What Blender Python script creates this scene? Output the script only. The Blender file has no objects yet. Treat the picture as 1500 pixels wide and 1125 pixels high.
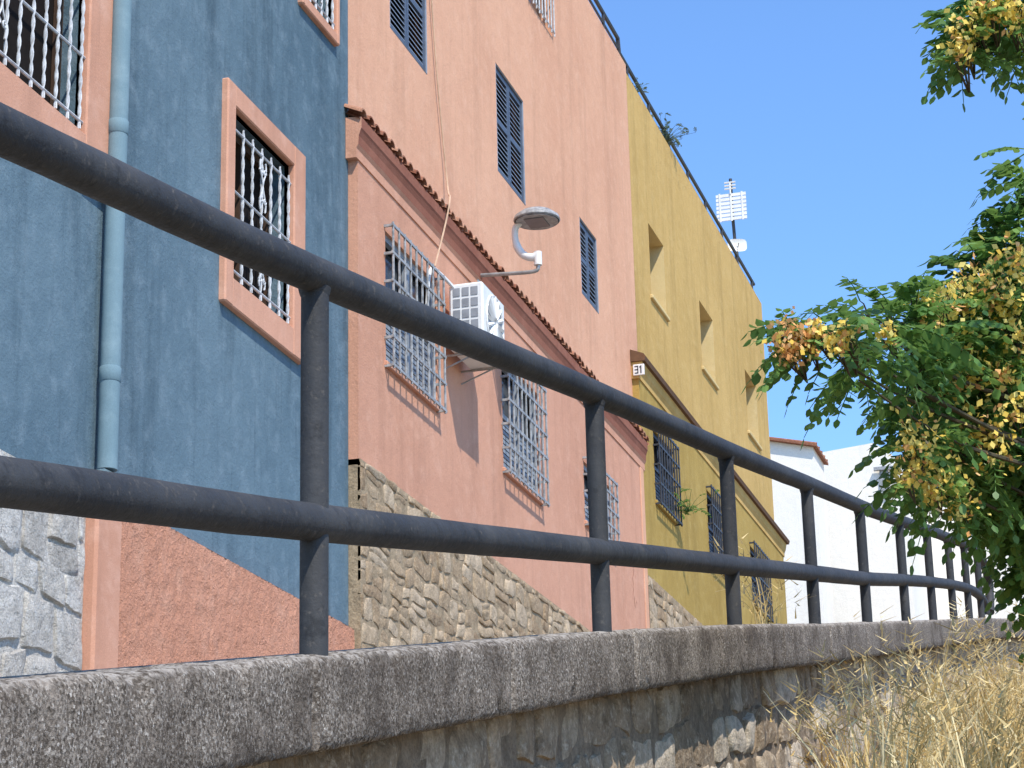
import bpy, math, random
from mathutils import Vector, noise, Matrix
random.seed(7)
rnd=random.uniform
COL=bpy.context.scene.collection
# ------------------------------------------------------------ camera (surveyed pose)
f=3415;p=math.radians(17.86);yaw=math.radians(16.16);r=math.atan(.0236)
CAM=Vector((0,0,1.6))
F=Vector((-math.sin(yaw)*math.cos(p),math.cos(yaw)*math.cos(p),math.sin(p)))
R0=Vector((math.cos(yaw),math.sin(yaw),0));U0=R0.cross(F)
R=R0*math.cos(r)-U0*math.sin(r);U=U0*math.cos(r)+R0*math.sin(r)
cd=bpy.data.cameras.new('Camera');cam=bpy.data.objects.new('Camera',cd);COL.objects.link(cam)
cd.sensor_width=36;cd.lens=f/1500*36;cd.clip_start=.05;cd.clip_end=3000
M=Matrix((R,U,-F)).transposed().to_4x4();M.translation=CAM;cam.matrix_world=M
bpy.context.scene.camera=cam
# survey: sight line -> point on a vertical plane of the street
def sight(u,v): return F*f+R*(u-750)+U*(562.5-v)
def fp(u,v,x):
    d=sight(u,v);t=x/d.x;return (round(d.y*t,3),round(1.6+d.z*t,3))
def yp(u,v,y):
    d=sight(u,v);t=y/d.y;return (round(d.x*t,3),round(1.6+d.z*t,3))
def rp(u,v,D):
    d=sight(u,v);return CAM+d*(D/math.hypot(d.x,d.y))
def rect(x,*q):
    P=[fp(a,b,x) for a,b in q]
    return ((P[0][0]+P[3][0])/2,(P[1][0]+P[2][0])/2,(P[2][1]+P[3][1])/2,(P[0][1]+P[1][1])/2)
# coping top profile along the ramp
PB=[fp(u,v,-2) for u,v in ((0,991),(455,955),(880,922),(1075,913),(1193,912),(1270,910),(1327,908),(1367,907),(1397,906),(1420,905),(1438,904),(1480,906))]
sl0=(PB[1][1]-PB[0][1])/(PB[1][0]-PB[0][0]);q_=(PB[-1][1]-1.6)/PB[-1][0]
z_at=lambda y:PB[0][1]+sl0*(y-PB[0][0])
ZP=[(-40,z_at(-8)-.04),(-8,z_at(-8)),(0,z_at(0))]+PB+[(62,1.6+62*(q_-.006)),(400,1.7+62*(q_-.006))]
def interp(T,y):
    if y<=T[0][0]: return T[0][1]
    for (a,b),(c,d) in zip(T,T[1:]):
        if y<=c: return b+(d-b)*(y-a)/(c-a)
    return T[-1][1]
zc=lambda y: interp(ZP,y)
def railpts(L):
    P=[fp(u,v,-2) for u,v in L];s=(P[1][1]-P[0][1])/(P[1][0]-P[0][0])
    return [(y_,P[0][1]+s*(y_-P[0][0])) for y_ in (.2,1.6)]+P
TOP=railpts([(0,190),(458,402),(880,580),(1075,665),(1190,712),(1268,745),(1324,765),(1364,778),(1394,790),(1416,798),(1432,811),(1442,828),(1448,850),(1450,876),(1450.5,897)])
LOW=railpts([(0,705),(455,765),(880,808),(1075,828),(1193,840),(1270,848),(1327,850),(1367,853),(1397,857),(1420,863),(1435,873),(1442,886),(1444,899)])
# ------------------------------------------------------------ mesh helper
class G:
    def __init__(s): s.v=[];s.f=[];s.m=[];s.t=[]
    def add(s,vs,fs,m=0,t=.5):
        n=len(s.v);s.v+= [tuple(a) for a in vs]
        for q in fs: s.f.append(tuple(n+i for i in q));s.m.append(m);s.t.append(t)
    def quad(s,a,b,c,d,m=0,t=.5): s.add([a,b,c,d],[(0,1,2,3)],m,t)
    def box(s,x0,x1,y0,y1,z0,z1,m=0,t=.5,b=0):
        if b<=0:
            V=[(x,y,z) for z in (z0,z1) for y in (y0,y1) for x in (x0,x1)]
            s.add(V,[(0,2,3,1),(4,5,7,6),(0,1,5,4),(2,6,7,3),(0,4,6,2),(1,3,7,5)],m,t);return
        V=[];X=(x0,x1);Y=(y0,y1);Z=(z0,z1)
        idx={}
        for i in (0,1):
            for j in (0,1):
                for k in (0,1):
                    sx=1-2*i;sy=1-2*j;sz=1-2*k
                    for ax,(a,bb,c) in enumerate(((0,b,b),(b,0,b),(b,b,0))):
                        idx[i,j,k,ax]=len(V);V.append((X[i]+sx*a,Y[j]+sy*bb,Z[k]+sz*c))
        Fs=[]
        for i in (0,1): Fs.append((idx[i,0,0,0],idx[i,1,0,0],idx[i,1,1,0],idx[i,0,1,0]))
        for j in (0,1): Fs.append((idx[0,j,0,1],idx[1,j,0,1],idx[1,j,1,1],idx[0,j,1,1]))
        for k in (0,1): Fs.append((idx[0,0,k,2],idx[1,0,k,2],idx[1,1,k,2],idx[0,1,k,2]))
        for i in (0,1):
            for j in (0,1): Fs.append((idx[i,j,0,0],idx[i,j,1,0],idx[i,j,1,1],idx[i,j,0,1]))
            for k in (0,1): Fs.append((idx[i,0,k,0],idx[i,1,k,0],idx[i,1,k,2],idx[i,0,k,2]))
        for j in (0,1):
            for k in (0,1): Fs.append((idx[0,j,k,1],idx[1,j,k,1],idx[1,j,k,2],idx[0,j,k,2]))
        for i in (0,1):
            for j in (0,1):
                for k in (0,1): Fs.append((idx[i,j,k,0],idx[i,j,k,1],idx[i,j,k,2]))
        s.add(V,Fs,m,t)
    def tube(s,pts,rad,n=8,m=0,t=.5,wob=0):
        pts=[Vector(a) for a in pts];N=len(pts)
        if not isinstance(rad,(list,tuple)): rad=[rad]*N
        V=[];prev=None
        for i,a in enumerate(pts):
            d=(pts[min(i+1,N-1)]-pts[max(i-1,0)])
            d=d.normalized() if d.length>1e-9 else Vector((0,0,1))
            if prev is None:
                q=Vector((1,0,0)) if abs(d.x)<.8 else Vector((0,0,1))
            else: q=prev
            e=(q-d*q.dot(d)).normalized();prev=e;g=d.cross(e)
            for k in range(n):
                w=2*math.pi*k/n
                rr=rad[min(i,len(rad)-1)]*(1+(wob*noise.noise(a*9+Vector((k,0,0))) if wob else 0))
                V.append(a+e*math.cos(w)*rr+g*math.sin(w)*rr)
        Fs=[(i*n+k,i*n+(k+1)%n,(i+1)*n+(k+1)%n,(i+1)*n+k) for i in range(N-1) for k in range(n)]
        Fs+=[tuple(range(n)),tuple((N-1)*n+k for k in range(n))[::-1]]
        s.add(V,Fs,m,t)
    def obj(s,name,mats,parent=None,base=None,smooth=False,fix=True):
        b=Vector(base) if base is not None else (Vector(parent['b']) if parent is not None else Vector((0,0,0)))
        me=bpy.data.meshes.new(name)
        me.from_pydata([(x-b.x,y-b.y,z-b.z) for x,y,z in s.v],[],s.f)
        for m in (mats if isinstance(mats,(list,tuple)) else [mats]): me.materials.append(m)
        me.polygons.foreach_set('material_index',s.m)
        a=me.attributes.new('tint','FLOAT','FACE');a.data.foreach_set('value',s.t)
        if smooth: me.polygons.foreach_set('use_smooth',[True]*len(s.f))
        if fix:
            import bmesh
            bm=bmesh.new();bm.from_mesh(me);bmesh.ops.recalc_face_normals(bm,faces=bm.faces);bm.to_mesh(me);bm.free()
        me.update()
        if smooth and hasattr(me,'set_sharp_from_angle'): me.set_sharp_from_angle(angle=math.radians(50))
        o=bpy.data.objects.new(name,me);COL.objects.link(o)
        if parent is not None: o.parent=parent;
        else: o.location=b
        o['b']=tuple(b)
        return o
def thing(name,loc,label,cat,group=None):
    e=bpy.data.objects.new(name,None);e.location=loc;e.empty_display_size=.2;COL.objects.link(e)
    e['b']=tuple(loc);e['label']=label;e['category']=cat
    if group: e['group']=group
    return e
def tag(o,label,cat,group=None):
    o['label']=label;o['category']=cat
    if group:o['group']=group
def catmull(P,k=6):
    P=[Vector(a) for a in P];out=[]
    for i in range(len(P)-1):
        a=P[max(i-1,0)];b=P[i];c=P[i+1];d=P[min(i+2,len(P)-1)]
        for j in range(k):
            t=j/k;out.append(.5*((2*b)+(c-a)*t+(2*a-5*b+4*c-d)*t*t+(3*b-a-3*c+d)*t**3))
    out.append(P[-1]);return out
# ------------------------------------------------------------ materials
class N:
    def __init__(s,name):
        s.m=bpy.data.materials.new(name);s.m.use_nodes=True;s.t=s.m.node_tree;s.n=s.t.nodes;s.l=s.t.links
        s.b=s.n['Principled BSDF'];s.tc=s.n.new('ShaderNodeTexCoord')
    def link(s,a,b): s.l.new(a,b)
    def noise(s,scale,detail=4,rough=.55,st=(1,1,1)):
        mp=s.n.new('ShaderNodeMapping');mp.inputs['Scale'].default_value=st;s.link(s.tc.outputs['Object'],mp.inputs[0])
        t=s.n.new('ShaderNodeTexNoise');t.inputs['Scale'].default_value=scale;t.inputs['Detail'].default_value=detail;t.inputs['Roughness'].default_value=rough
        s.link(mp.outputs[0],t.inputs['Vector']);return t.outputs['Fac']
    def voro(s,scale,feat='F1',st=(1,1,1)):
        mp=s.n.new('ShaderNodeMapping');mp.inputs['Scale'].default_value=st;s.link(s.tc.outputs['Object'],mp.inputs[0])
        t=s.n.new('ShaderNodeTexVoronoi');t.inputs['Scale'].default_value=scale;t.feature=feat
        s.link(mp.outputs[0],t.inputs['Vector']);return t
    def ramp(s,fac,stops):
        t=s.n.new('ShaderNodeValToRGB');e=t.color_ramp.elements
        while len(e)<len(stops): e.new(.5)
        for a,(q,c) in zip(e,stops):
            a.position=q;a.color=(*c,1) if isinstance(c,tuple) else (c,c,c,1)
        s.link(fac,t.inputs[0]);return t.outputs[0]
    def mix(s,fac,a,b,mode='MIX'):
        t=s.n.new('ShaderNodeMix');t.data_type='RGBA';t.blend_type=mode
        for inp,val in ((t.inputs[0],fac),(t.inputs[6],a),(t.inputs[7],b)):
            if isinstance(val,(int,float)): inp.default_value=val
            elif isinstance(val,tuple): inp.default_value=(*val,1)
            else: s.link(val,inp)
        return t.outputs[2]
    def math(s,op,a,b):
        t=s.n.new('ShaderNodeMath');t.operation=op
        for i,val in enumerate((a,b)):
            if isinstance(val,(int,float)): t.inputs[i].default_value=val
            else: s.link(val,t.inputs[i])
        return t.outputs[0]
    def attr(s):
        t=s.n.new('ShaderNodeAttribute');t.attribute_name='tint';return t.outputs['Fac']
    def bump(s,h,dist,strength=1):
        t=s.n.new('ShaderNodeBump');t.inputs['Strength'].default_value=strength;t.inputs['Distance'].default_value=dist
        s.link(h,t.inputs['Height']);
        if s.b.inputs['Normal'].links: s.link(s.b.inputs['Normal'].links[0].from_socket,t.inputs['Normal'])
        s.link(t.outputs[0],s.b.inputs['Normal'])
    def done(s,col,rough=.85,spec=.3,metal=0):
        if isinstance(col,tuple): s.b.inputs['Base Color'].default_value=(*col,1)
        else: s.link(col,s.b.inputs['Base Color'])
        s.b.inputs['Roughness'].default_value=rough;s.b.inputs['Specular IOR Level'].default_value=spec;s.b.inputs['Metallic'].default_value=metal
        return s.m
def k(c,a): return tuple(min(1,x*a) for x in c)
def stucco(name,c,dark,light,bd=.006,scale=45,amt=.5):
    a=N(name)
    big=a.noise(.55,5,.6);st=a.noise(1.0,6,.65,(2.6,2.6,.28));mid=a.noise(5,6,.65);st2=a.noise(1.0,5,.7,(9,9,.5))
    col=a.mix(a.ramp(big,[(.35,0.),(.68,1.)]),c,dark)
    col=a.mix(a.ramp(st,[(.5,0.),(.72,amt)]),col,k(dark,.72))
    col=a.mix(a.ramp(st2,[(.56,0.),(.76,amt*.5)]),col,k(dark,.62))
    col=a.mix(a.ramp(mid,[(.5,0.),(.78,.55)]),col,light)
    fine=a.noise(scale*2.5,3,.7)
    col=a.mix(.5,col,a.ramp(fine,[(.3,.68),(.62,1.)]),'MULTIPLY')
    a.bump(a.noise(7,4,.5),bd*2.2,.7);a.bump(a.noise(scale,5,.7),bd,.9)
    return a.done(col,.92,.15)
def plain(name,c,rough=.6,spec=.4,metal=0,var=.25,sc=12):
    a=N(name);col=a.mix(a.ramp(a.noise(sc,5,.6),[(.4,0.),(.7,1.)]),c,k(c,1-var))
    a.bump(a.noise(sc*6,3),.0015,.5)
    return a.done(col,rough,spec,metal)
BLUE=stucco('blue_stucco',(.155,.228,.27),(.10,.16,.20),(.265,.345,.39),.007,40,.95)
SALM=stucco('salmon_stucco',(.79,.435,.275),(.71,.37,.23),(.85,.515,.35),.005,45,.45)
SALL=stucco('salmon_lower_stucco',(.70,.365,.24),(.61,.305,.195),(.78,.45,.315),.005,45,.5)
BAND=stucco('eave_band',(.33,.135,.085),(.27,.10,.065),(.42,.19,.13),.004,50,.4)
YEL=stucco('yellow_stucco',(.655,.425,.15),(.56,.355,.115),(.72,.505,.215),.006,40,.6)
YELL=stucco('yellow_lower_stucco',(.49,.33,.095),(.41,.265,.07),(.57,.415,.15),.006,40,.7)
YTRIM=stucco('ochre_trim',(.74,.56,.27),(.64,.47,.21),(.80,.64,.37),.003,60,.2)
PLIN=stucco('orange_roughcast',(.80,.39,.25),(.71,.325,.20),(.87,.50,.35),.036,42,.2)
FRAM=stucco('salmon_render',(.74,.39,.26),(.62,.31,.20),(.82,.49,.36),.003,60,.55)
WHI=stucco('whitewash',(.92,.86,.765),(.86,.79,.69),(.93,.89,.80),.005,30,.2)
BROWN=plain('brown_cornice',(.16,.085,.045),.8,.2)
def glassdark():
    a=N('dark_glass');return a.done(a.mix(a.noise(3,2),(.012,.014,.016),(.03,.035,.04)),.12,.5)
GLASS=glassdark()
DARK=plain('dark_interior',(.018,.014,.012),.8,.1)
BROWNG=plain('brown_window',(.075,.045,.03),.5,.3)
GRW=plain('white_painted_iron',(.66,.66,.66),.5,.4,0,.4,20)
GRG=plain('grey_painted_iron',(.38,.38,.375),.5,.35,0,.6,20)
GRD=plain('dark_painted_iron',(.05,.052,.06),.5,.4)
SHUT=plain('slate_blue_shutter',(.055,.07,.105),.5,.4,0,.35,8)
SHM=plain('shutter_frame_paint',(.09,.115,.16),.5,.4)
SHL=plain('pale_shutter_edge',(.24,.275,.33),.5,.4)
PIPE=stucco('blue_pipe_paint',(.22,.325,.37),(.17,.26,.30),(.32,.43,.47),.001,60,.5)
WPL=plain('white_plastic',(.80,.79,.76),.45,.4,0,.12,6)
WPD=plain('lamp_grey',(.30,.31,.33),.5,.4)
WCAS=plain('grey_blue_casement',(.32,.35,.385),.5,.4)
LENS=plain('lamp_underside',(.13,.13,.14),.35,.5)
GALV=plain('galvanised_steel',(.42,.41,.39),.45,.5,.5,.35)
CORD=plain('tan_cord',(.62,.42,.28),.7,.2)
def railm():
    a=N('dark_rail_paint')
    n1=a.noise(2.2,6,.65);n2=a.noise(38,4,.7)
    col=a.mix(a.ramp(n1,[(.42,0.),(.7,1.)]),(.036,.037,.040),(.066,.065,.065))
    col=a.mix(a.ramp(n2,[(.58,0.),(.75,.6)]),col,(.17,.15,.13))
    col=a.mix(a.ramp(a.noise(14,6,.75),[(.56,0.),(.66,.55)]),col,(.016,.016,.017))
    a.bump(a.noise(30,5,.7),.004,.8)
    m=a.done(col,.6,.25)
    a.link(a.ramp(n2,[(.3,.55),(.7,.82)]),a.b.inputs['Roughness']);return m
RAIL=railm()
def copm():
    a=N('weathered_concrete')
    v=a.voro(160);vs=a.n.new('ShaderNodeSeparateColor');a.link(v.outputs['Color'],vs.inputs[0])
    lich=a.noise(2.6,8,.72);l2=a.noise(9,6,.7);sp=a.noise(80,4,.75)
    col=a.ramp(vs.outputs[0],[(0.,(.11,.088,.068)),(.4,(.235,.195,.157)),(.75,(.33,.28,.23)),(.95,(.45,.395,.335)),(1.,(.60,.54,.47))])
    col=a.mix(a.ramp(sp,[(.36,.8),(.52,0.)]),col,(.048,.038,.029))
    col=a.mix(a.ramp(lich,[(.45,0.),(.62,.72)]),col,(.068,.052,.040))
    col=a.mix(a.ramp(l2,[(.56,0.),(.74,.5)]),col,(.46,.385,.315))
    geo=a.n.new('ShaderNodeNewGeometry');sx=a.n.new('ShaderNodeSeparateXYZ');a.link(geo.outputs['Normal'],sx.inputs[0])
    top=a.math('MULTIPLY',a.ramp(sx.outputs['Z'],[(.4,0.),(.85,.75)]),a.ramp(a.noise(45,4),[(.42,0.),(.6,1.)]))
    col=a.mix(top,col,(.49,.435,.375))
    a.bump(a.noise(24,5,.7),.006,.8);a.bump(sp,.009,1.)
    return a.done(col,.95,.1)
COP=copm()
def stonem(name,c1,c2,c3,bd=.012,dirt=.6):
    a=N(name);t=a.attr()
    col=a.ramp(t,[(0.,c1),(.5,c2),(1.,c3)])
    col=a.mix(a.ramp(a.noise(9,6,.7),[(.42,0.),(.7,dirt)]),col,k(c1,.35))
    col=a.mix(a.ramp(a.noise(28,5,.7),[(.52,0.),(.7,.5)]),col,k(c3,1.25))
    col=a.mix(.7,col,a.ramp(a.noise(80,4,.7),[(.3,.5),(.6,1.)]),'MULTIPLY')
    a.bump(a.noise(12,5,.6),bd*1.6,.8);a.bump(a.noise(50,5,.75),bd*.6,.9)
    return a.done(col,.93,.12)
ST1=stonem('tan_limestone',(.40,.275,.165),(.54,.395,.25),(.66,.51,.35),.016,.5)
ST2=stonem('white_limestone',(.68,.62,.54),(.81,.755,.67),(.90,.85,.77),.04,.5)
ST3=stonem('beige_rubble',(.34,.25,.165),(.54,.42,.295),(.78,.67,.53),.02,.7)
MORT=stonem('old_mortar',(.38,.28,.17),(.44,.33,.21),(.52,.40,.27),.012,.5)
MORT3=stonem('beige_mortar',(.26,.20,.14),(.34,.265,.19),(.42,.34,.25),.02)
TILE=stonem('terracotta',(.26,.10,.06),(.42,.19,.115),(.56,.32,.21),.003,.4)
DIRT=stonem('dry_soil',(.30,.22,.13),(.36,.27,.16),(.42,.33,.2),.03,.3)
STREET=stonem('street_concrete',(.24,.22,.19),(.28,.26,.23),(.34,.31,.28),.006,.3)
# ------------------------------------------------------------ builders
def wall(g,x,y0,y1,z0,z1,holes,depth,m=0,mr=None):
    mr=m if mr is None else mr
    ys=sorted({y0,y1,*[h[0] for h in holes],*[h[1] for h in holes]});zs=sorted({z0,z1,*[h[2] for h in holes],*[h[3] for h in holes]})
    ys=[y for y in ys if y0<=y<=y1];zs=[z for z in zs if z0<=z<=z1]
    for a,b in zip(ys,ys[1:]):
        for c,d in zip(zs,zs[1:]):
            cy=(a+b)/2;cz=(c+d)/2
            if any(h[0]<cy<h[1] and h[2]<cz<h[3] for h in holes): continue
            g.quad((x,a,c),(x,b,c),(x,b,d),(x,a,d),m)
    for a,b,c,d in holes:
        w=x-depth
        g.quad((x,a,c),(w,a,c),(w,a,d),(x,a,d),mr);g.quad((x,b,c),(w,b,c),(w,b,d),(x,b,d),mr)
        g.quad((x,a,c),(x,b,c),(w,b,c),(w,a,c),mr);g.quad((x,a,d),(x,b,d),(w,b,d),(w,a,d),mr)
def stones(g,x,y0,y1,zr0,zr1,ch,lmin,lmax,bulge,zoff=lambda y:0,m=0,gap=.008,clip=None,seed=3,warp=.03,wf=3.0,pw=7,crm=.12):
    R_=random.Random(seed);z=zr0
    def put(xx,yy,zz):
        wy=noise.noise(Vector((yy*wf,zz*wf,seed)))*warp*1.5;wz=noise.noise(Vector((yy*wf,zz*wf,seed+7)))*warp*1.5
        wz*=max(0,min(1,(zr1-zz)/.12))
        y_=min(max(yy+wy,y0),y1);return (xx,y_,min(zz+wz,zr1)+zoff(yy))
    while z<zr1-.02:
        h=ch*R_.uniform(.6,1.5)
        if z+h>zr1-.05: h=zr1-z
        y=y0-R_.uniform(0,lmax*.7)
        while y<y1:
            l=R_.uniform(lmin,lmax)*R_.uniform(.6,1.2);a=max(y,y0);b=min(y+l,y1);y+=l
            if b-a<.04: continue
            if clip and not clip((a+b)/2,z+h): continue
            subs=[(z,z+h)]
            if h>ch*1.05 and R_.random()<.45: mid_=z+h*R_.uniform(.35,.65);subs=[(z,mid_),(mid_,z+h)]
            for za,zb_ in subs:
                hh=zb_-za
                t=R_.random();bl=bulge*R_.uniform(.3,1.4);tilt=R_.uniform(-.5,.5)*bulge;tz=R_.uniform(-.5,.5)*bulge;nu=9;nv=7
                sk=R_.uniform(-.35,.35)*hh;s2=R_.uniform(-.1,.1)*hh;cr_=R_.uniform(.0,crm)
                V=[]
                for i in range(nu):
                    for j in range(nv):
                        p_=math.sin(math.pi/2*(i/(nu-1)*2-1));q=math.sin(math.pi/2*(j/(nv-1)*2-1))
                        yy=(a+b)/2+p_*((b-a)/2-gap)*(1-cr_*q*q*abs(p_))+sk*q*.4
                        zz=za+hh/2+q*(hh/2-gap)*(1-cr_*p_*p_*abs(q))+s2*p_
                        e=(1-abs(p_)**pw)*(1-abs(q)**pw)
                        nz=noise.noise(Vector((x*3,yy*8,zz*8)))+.5*noise.noise(Vector((x*3,yy*21,zz*21)))
                        V.append(put(x-.02+(bl+.02)*e**.5+(tilt*p_+tz*q)*e+nz*bulge*.7*e,yy+noise.noise(Vector((yy*11,zz*11,t*9)))*.02,zz+noise.noise(Vector((yy*11,zz*11,5+t*9)))*.02))
                g.add(V,[(i*nv+j,(i+1)*nv+j,(i+1)*nv+j+1,i*nv+j+1) for i in range(nu-1) for j in range(nv-1)],m,t)
        z+=h
def vbars(g,x,y0,y1,z0,z1,n,rr,m=0,twist=False):
    for i in range(n):
        y=y0+(y1-y0)*i/(n-1)
        if not twist: g.tube([(x,y,z0),(x,y,z1)],rr,6,m)
        else:
            K=int((z1-z0)/.03)
            for ph in (0,math.pi):
                g.tube([(x+.0065*math.cos(j*.9+ph),y+.0065*math.sin(j*.9+ph),z0+(z1-z0)*j/K) for j in range(K+1)],rr*.75,5,m)
def hbars(g,x,y0,y1,zs,rr,m=0):
    for z in zs: g.tube([(x,y0,z),(x,y1,z)],rr,6,m)
def curl(g,x,y,z,w,h,rr,m=0):
    for s in (-1,1):
        for e in (-1,1):
            g.tube([(x,y+s*w*(.5-.5*math.cos(t*.35))*(1-t*.05),z+e*(h*.5*t/10)) for t in range(11)],rr,5,m)
            g.tube([(x,y+s*(w*.35+w*.3*math.cos(t*.6)*(1-t/14)),z+e*(h*.28+w*.3*math.sin(t*.6)*(1-t/14))) for t in range(12)],rr,5,m)
XU=-6.5;XL=-6.41;XE=-6.33
# ============================================================ BLUE HOUSE
yb1=fp(510,500,XU)[0]
A=rect(XU,(-170,-250),(120,0),(120,200),(-170,-80)); zA0=(fp(0,98,XU)[1]+fp(120,200,XU)[1])/2
A=(fp(-150,0,XU)[0],fp(120,100,XU)[0],zA0,zA0+2.0)
B=rect(XU,(335,158),(422,240),(422,488),(335,402));BO=rect(XU,(325,108),(440,235),(437,533),(321,443))
zC_=fp(462,20,XU)[1]
C=(fp(440,0,XU)[0],fp(487,0,XU)[0],zC_,zC_+1.5)
ZBT=14.0
bh=thing('blue_house',(XU-3,12,zc(12)-.12),'tall blue stucco house with salmon window surrounds','house')
g=G();wall(g,XU,4.0,yb1,2.0,ZBT,[A,B,C],.22)
g.quad((XU,4.0,2),(XU-7,4.0,2),(XU-7,4.0,ZBT),(XU,4.0,ZBT));g.quad((XU,4.0,ZBT),(XU,yb1,ZBT),(XU-7,yb1,ZBT),(XU-7,4.0,ZBT))
g.quad((XU-7,4.0,2),(XU-7,yb1,2),(XU-7,yb1,ZBT),(XU-7,4.0,ZBT));g.obj('wall',BLUE,bh)
zp=(fp(235,768,XU+.06)[1]+fp(505,912,XU+.06)[1])/2
ypl=fp(160,850,XU+.06)[0];ypq=fp(136,850,XU+.12)[0]
g=G();
nx,nz=190,60;x0=XU+.06;V=[]
for i in range(nx+1):
    for j in range(nz+1):
        y=ypl+(yb1-.02-ypl)*i/nx;z=2.4+(zp-2.4)*j/nz
        V.append((x0+.008*noise.noise(Vector((y*14,z*14,0)))+.014*noise.noise(Vector((y*38,z*38,4))),y,z))
g.add(V,[(i*(nz+1)+j,(i+1)*(nz+1)+j,(i+1)*(nz+1)+j+1,i*(nz+1)+j+1) for i in range(nx) for j in range(nz)])
g.quad((x0,ypl,zp),(x0,yb1-.02,zp),(XU,yb1-.02,zp+.01),(XU,ypl,zp+.01))
g.obj('plinth',PLIN,bh,smooth=True,fix=False)
g=G();g.box(XU-.1,XU+.14,ypq,ypl+.01,2.2,zp+.02,b=.02);g.obj('pilaster',FRAM,bh)
# down pipe
g=G();py=(fp(178,0,XU+.1)[0]+fp(162,685,XU+.1)[0])/2;pz=fp(162,690,XU+.1)[1]
g.tube([(XU+.09,py,pz),(XU+.09,py,ZBT)],.066,20)
for vv in (185,555):
    zz=fp(172,vv,XU+.1)[1];g.tube([(XU+.09,py,zz-.05),(XU+.09,py,zz-.045),(XU+.09,py,zz+.045),(XU+.09,py,zz+.05)],[.067,.071,.071,.067],20)
g.tube([(XU+.09,py,pz),(XU+.03,py,pz-.12),(XU-.05,py,pz-.16)],.062,14)
g.obj('downpipe',PIPE,bh,smooth=True)
def bwin(H,O,proud,twist,n,label=None,wd=None):
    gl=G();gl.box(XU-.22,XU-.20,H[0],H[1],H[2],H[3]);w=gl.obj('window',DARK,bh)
    fr=G();x1=XU+proud;x0=XU-.05
    fr.box(x0,x1,O[0],H[0],O[2],O[3],b=.012);fr.box(x0,x1,H[1],O[1],O[2],O[3],b=.012)
    fr.box(x0,x1-.003,H[0]-.01,H[1]+.01,H[3],O[3],b=.01);fr.box(x0,x1-.003,H[0]-.01,H[1]+.01,O[2],H[2],b=.01)
    fr.obj('frame',FRAM,w)
    sa=G()
    for yy in (H[0]+.02,(H[0]+H[1])/2,H[1]-.02): sa.box(XU-.195,XU-.15,yy-.03,yy+.03,H[2],H[3])
    sa.box(XU-.195,XU-.152,H[0],H[1],H[2],H[2]+.06);sa.box(XU-.195,XU-.152,H[0],H[1],H[3]-.06,H[3])
    sa.obj('casement',BROWNG,w)
    gr=G();xg=XU+proud*.3
    vbars(gr,xg,H[0]+.04,H[1]-.04,H[2]+.02,H[3]-.1,n,.0095,0,twist)
    hh=H[3]-H[2]
    hbars(gr,xg,H[0],H[1],[H[2]+.08,H[2]+hh*.27,H[2]+hh*.52,H[3]-.16],.011)
    curl(gr,xg+.01,(H[0]+H[1])/2,H[2]+hh*.70,.1,hh*.3,.008);curl(gr,xg+.01,(H[0]+H[1])/2,H[2]+hh*.2,.1,hh*.22,.008)
    gr.obj('grille',GRW,w,smooth=True)
    return w
AO=(A[0]-.2,fp(154,100,XU)[0],fp(80,236,XU)[1],A[3]+.25)
bwin(A,AO,.05,True,14);bwin(B,BO,.055,True,7)
CO=(C[0]-.06,C[1]+.06,C[2]-.1,C[3]+.1);bwin(C,CO,.05,True,6)
# ============================================================ white rubble wall
yr1=ypq-.005;zrw=zp-.10
rw=thing('limestone_wall',(XU,8.5,zc(8.5)-.1),'rough white limestone block wall at foot of the blue house','wall')
g=G();stones(g,XU+.06,3.5,yr1,2.0,zrw,.30,.3,.6,.024,seed=5,gap=.003,warp=.022,wf=2.2,pw=12,crm=.06);g.obj('stonework',ST2,rw,smooth=True,fix=False)
g=G();g.box(XU-.05,XU+.060,3.5,yr1,2.0,zrw+.01);g.obj('mortar',ST2,rw)
# ============================================================ SALMON HOUSE
ys0=yb1+.002;ys1=fp(925,300,XU)[0]
ysl=fp(945,780,XL)[0]
ye0=ys0-.10;ye1=fp(952,652,XE)[0]
zT=fp(535,158,XE)[1]*.65+fp(948,650,XE)[1]*.35        # tile edge height
zS=(fp(510,665,XL)[1]+fp(855,915,XL)[1])/2
ZT=(fp(905,88,XU)[1]+fp(1112,440,XU)[1]+fp(1000,245,XU)[1])/3
W2=rect(XU,(725,97),(767,143),(769,300),(730,252));W3=rect(XU,(848,316),(873,350),(878,462),(853,430))
wh=W2[3]-W2[2]
zW1=(fp(571,45,XU)[1]+fp(626,106,XU)[1])/2;W1=(fp(571,20,XU)[0],fp(625,20,XU)[0],zW1,zW1+wh)
zW4=(fp(775,0,XU)[1]+fp(808,55,XU)[1])/2;W4=(fp(773,0,XU)[0],fp(808,30,XU)[0],zW4,min(zW4+1.3,ZT-.25))
sh=thing('salmon_house',(XU-3,20,zc(20)-.12),'tall salmon stucco house with tiled ledge and slate-blue shutters','house')
g=G();wall(g,XU,ys0,ys1,zT-.25,ZT+.12,[W1,W2,W3,W4],.14)
g.quad((XU,ys0,ZT+.12),(XU,ys1,ZT+.12),(XU-7,ys1,ZT+.12),(XU-7,ys0,ZT+.12));g.quad((XU,ys0,ZBT-.5),(XU-7,ys0,ZBT-.5),(XU-7,ys0,ZT+.12),(XU,ys0,ZT+.12))
g.quad((XU-7,ys0,3),(XU-7,ys1,3),(XU-7,ys1,ZT+.12),(XU-7,ys0,ZT+.12))
g.obj('wall',SALM,sh)
GP=.085
G1=rect(XL+GP,(573,335),(650,400),(652,598),(580,540));G2=rect(XL+GP,(743,520),(799,568),(803,735),(750,695));G3=rect(XL+.08,(862,668),(905,712),(906,800),(868,772))
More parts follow.
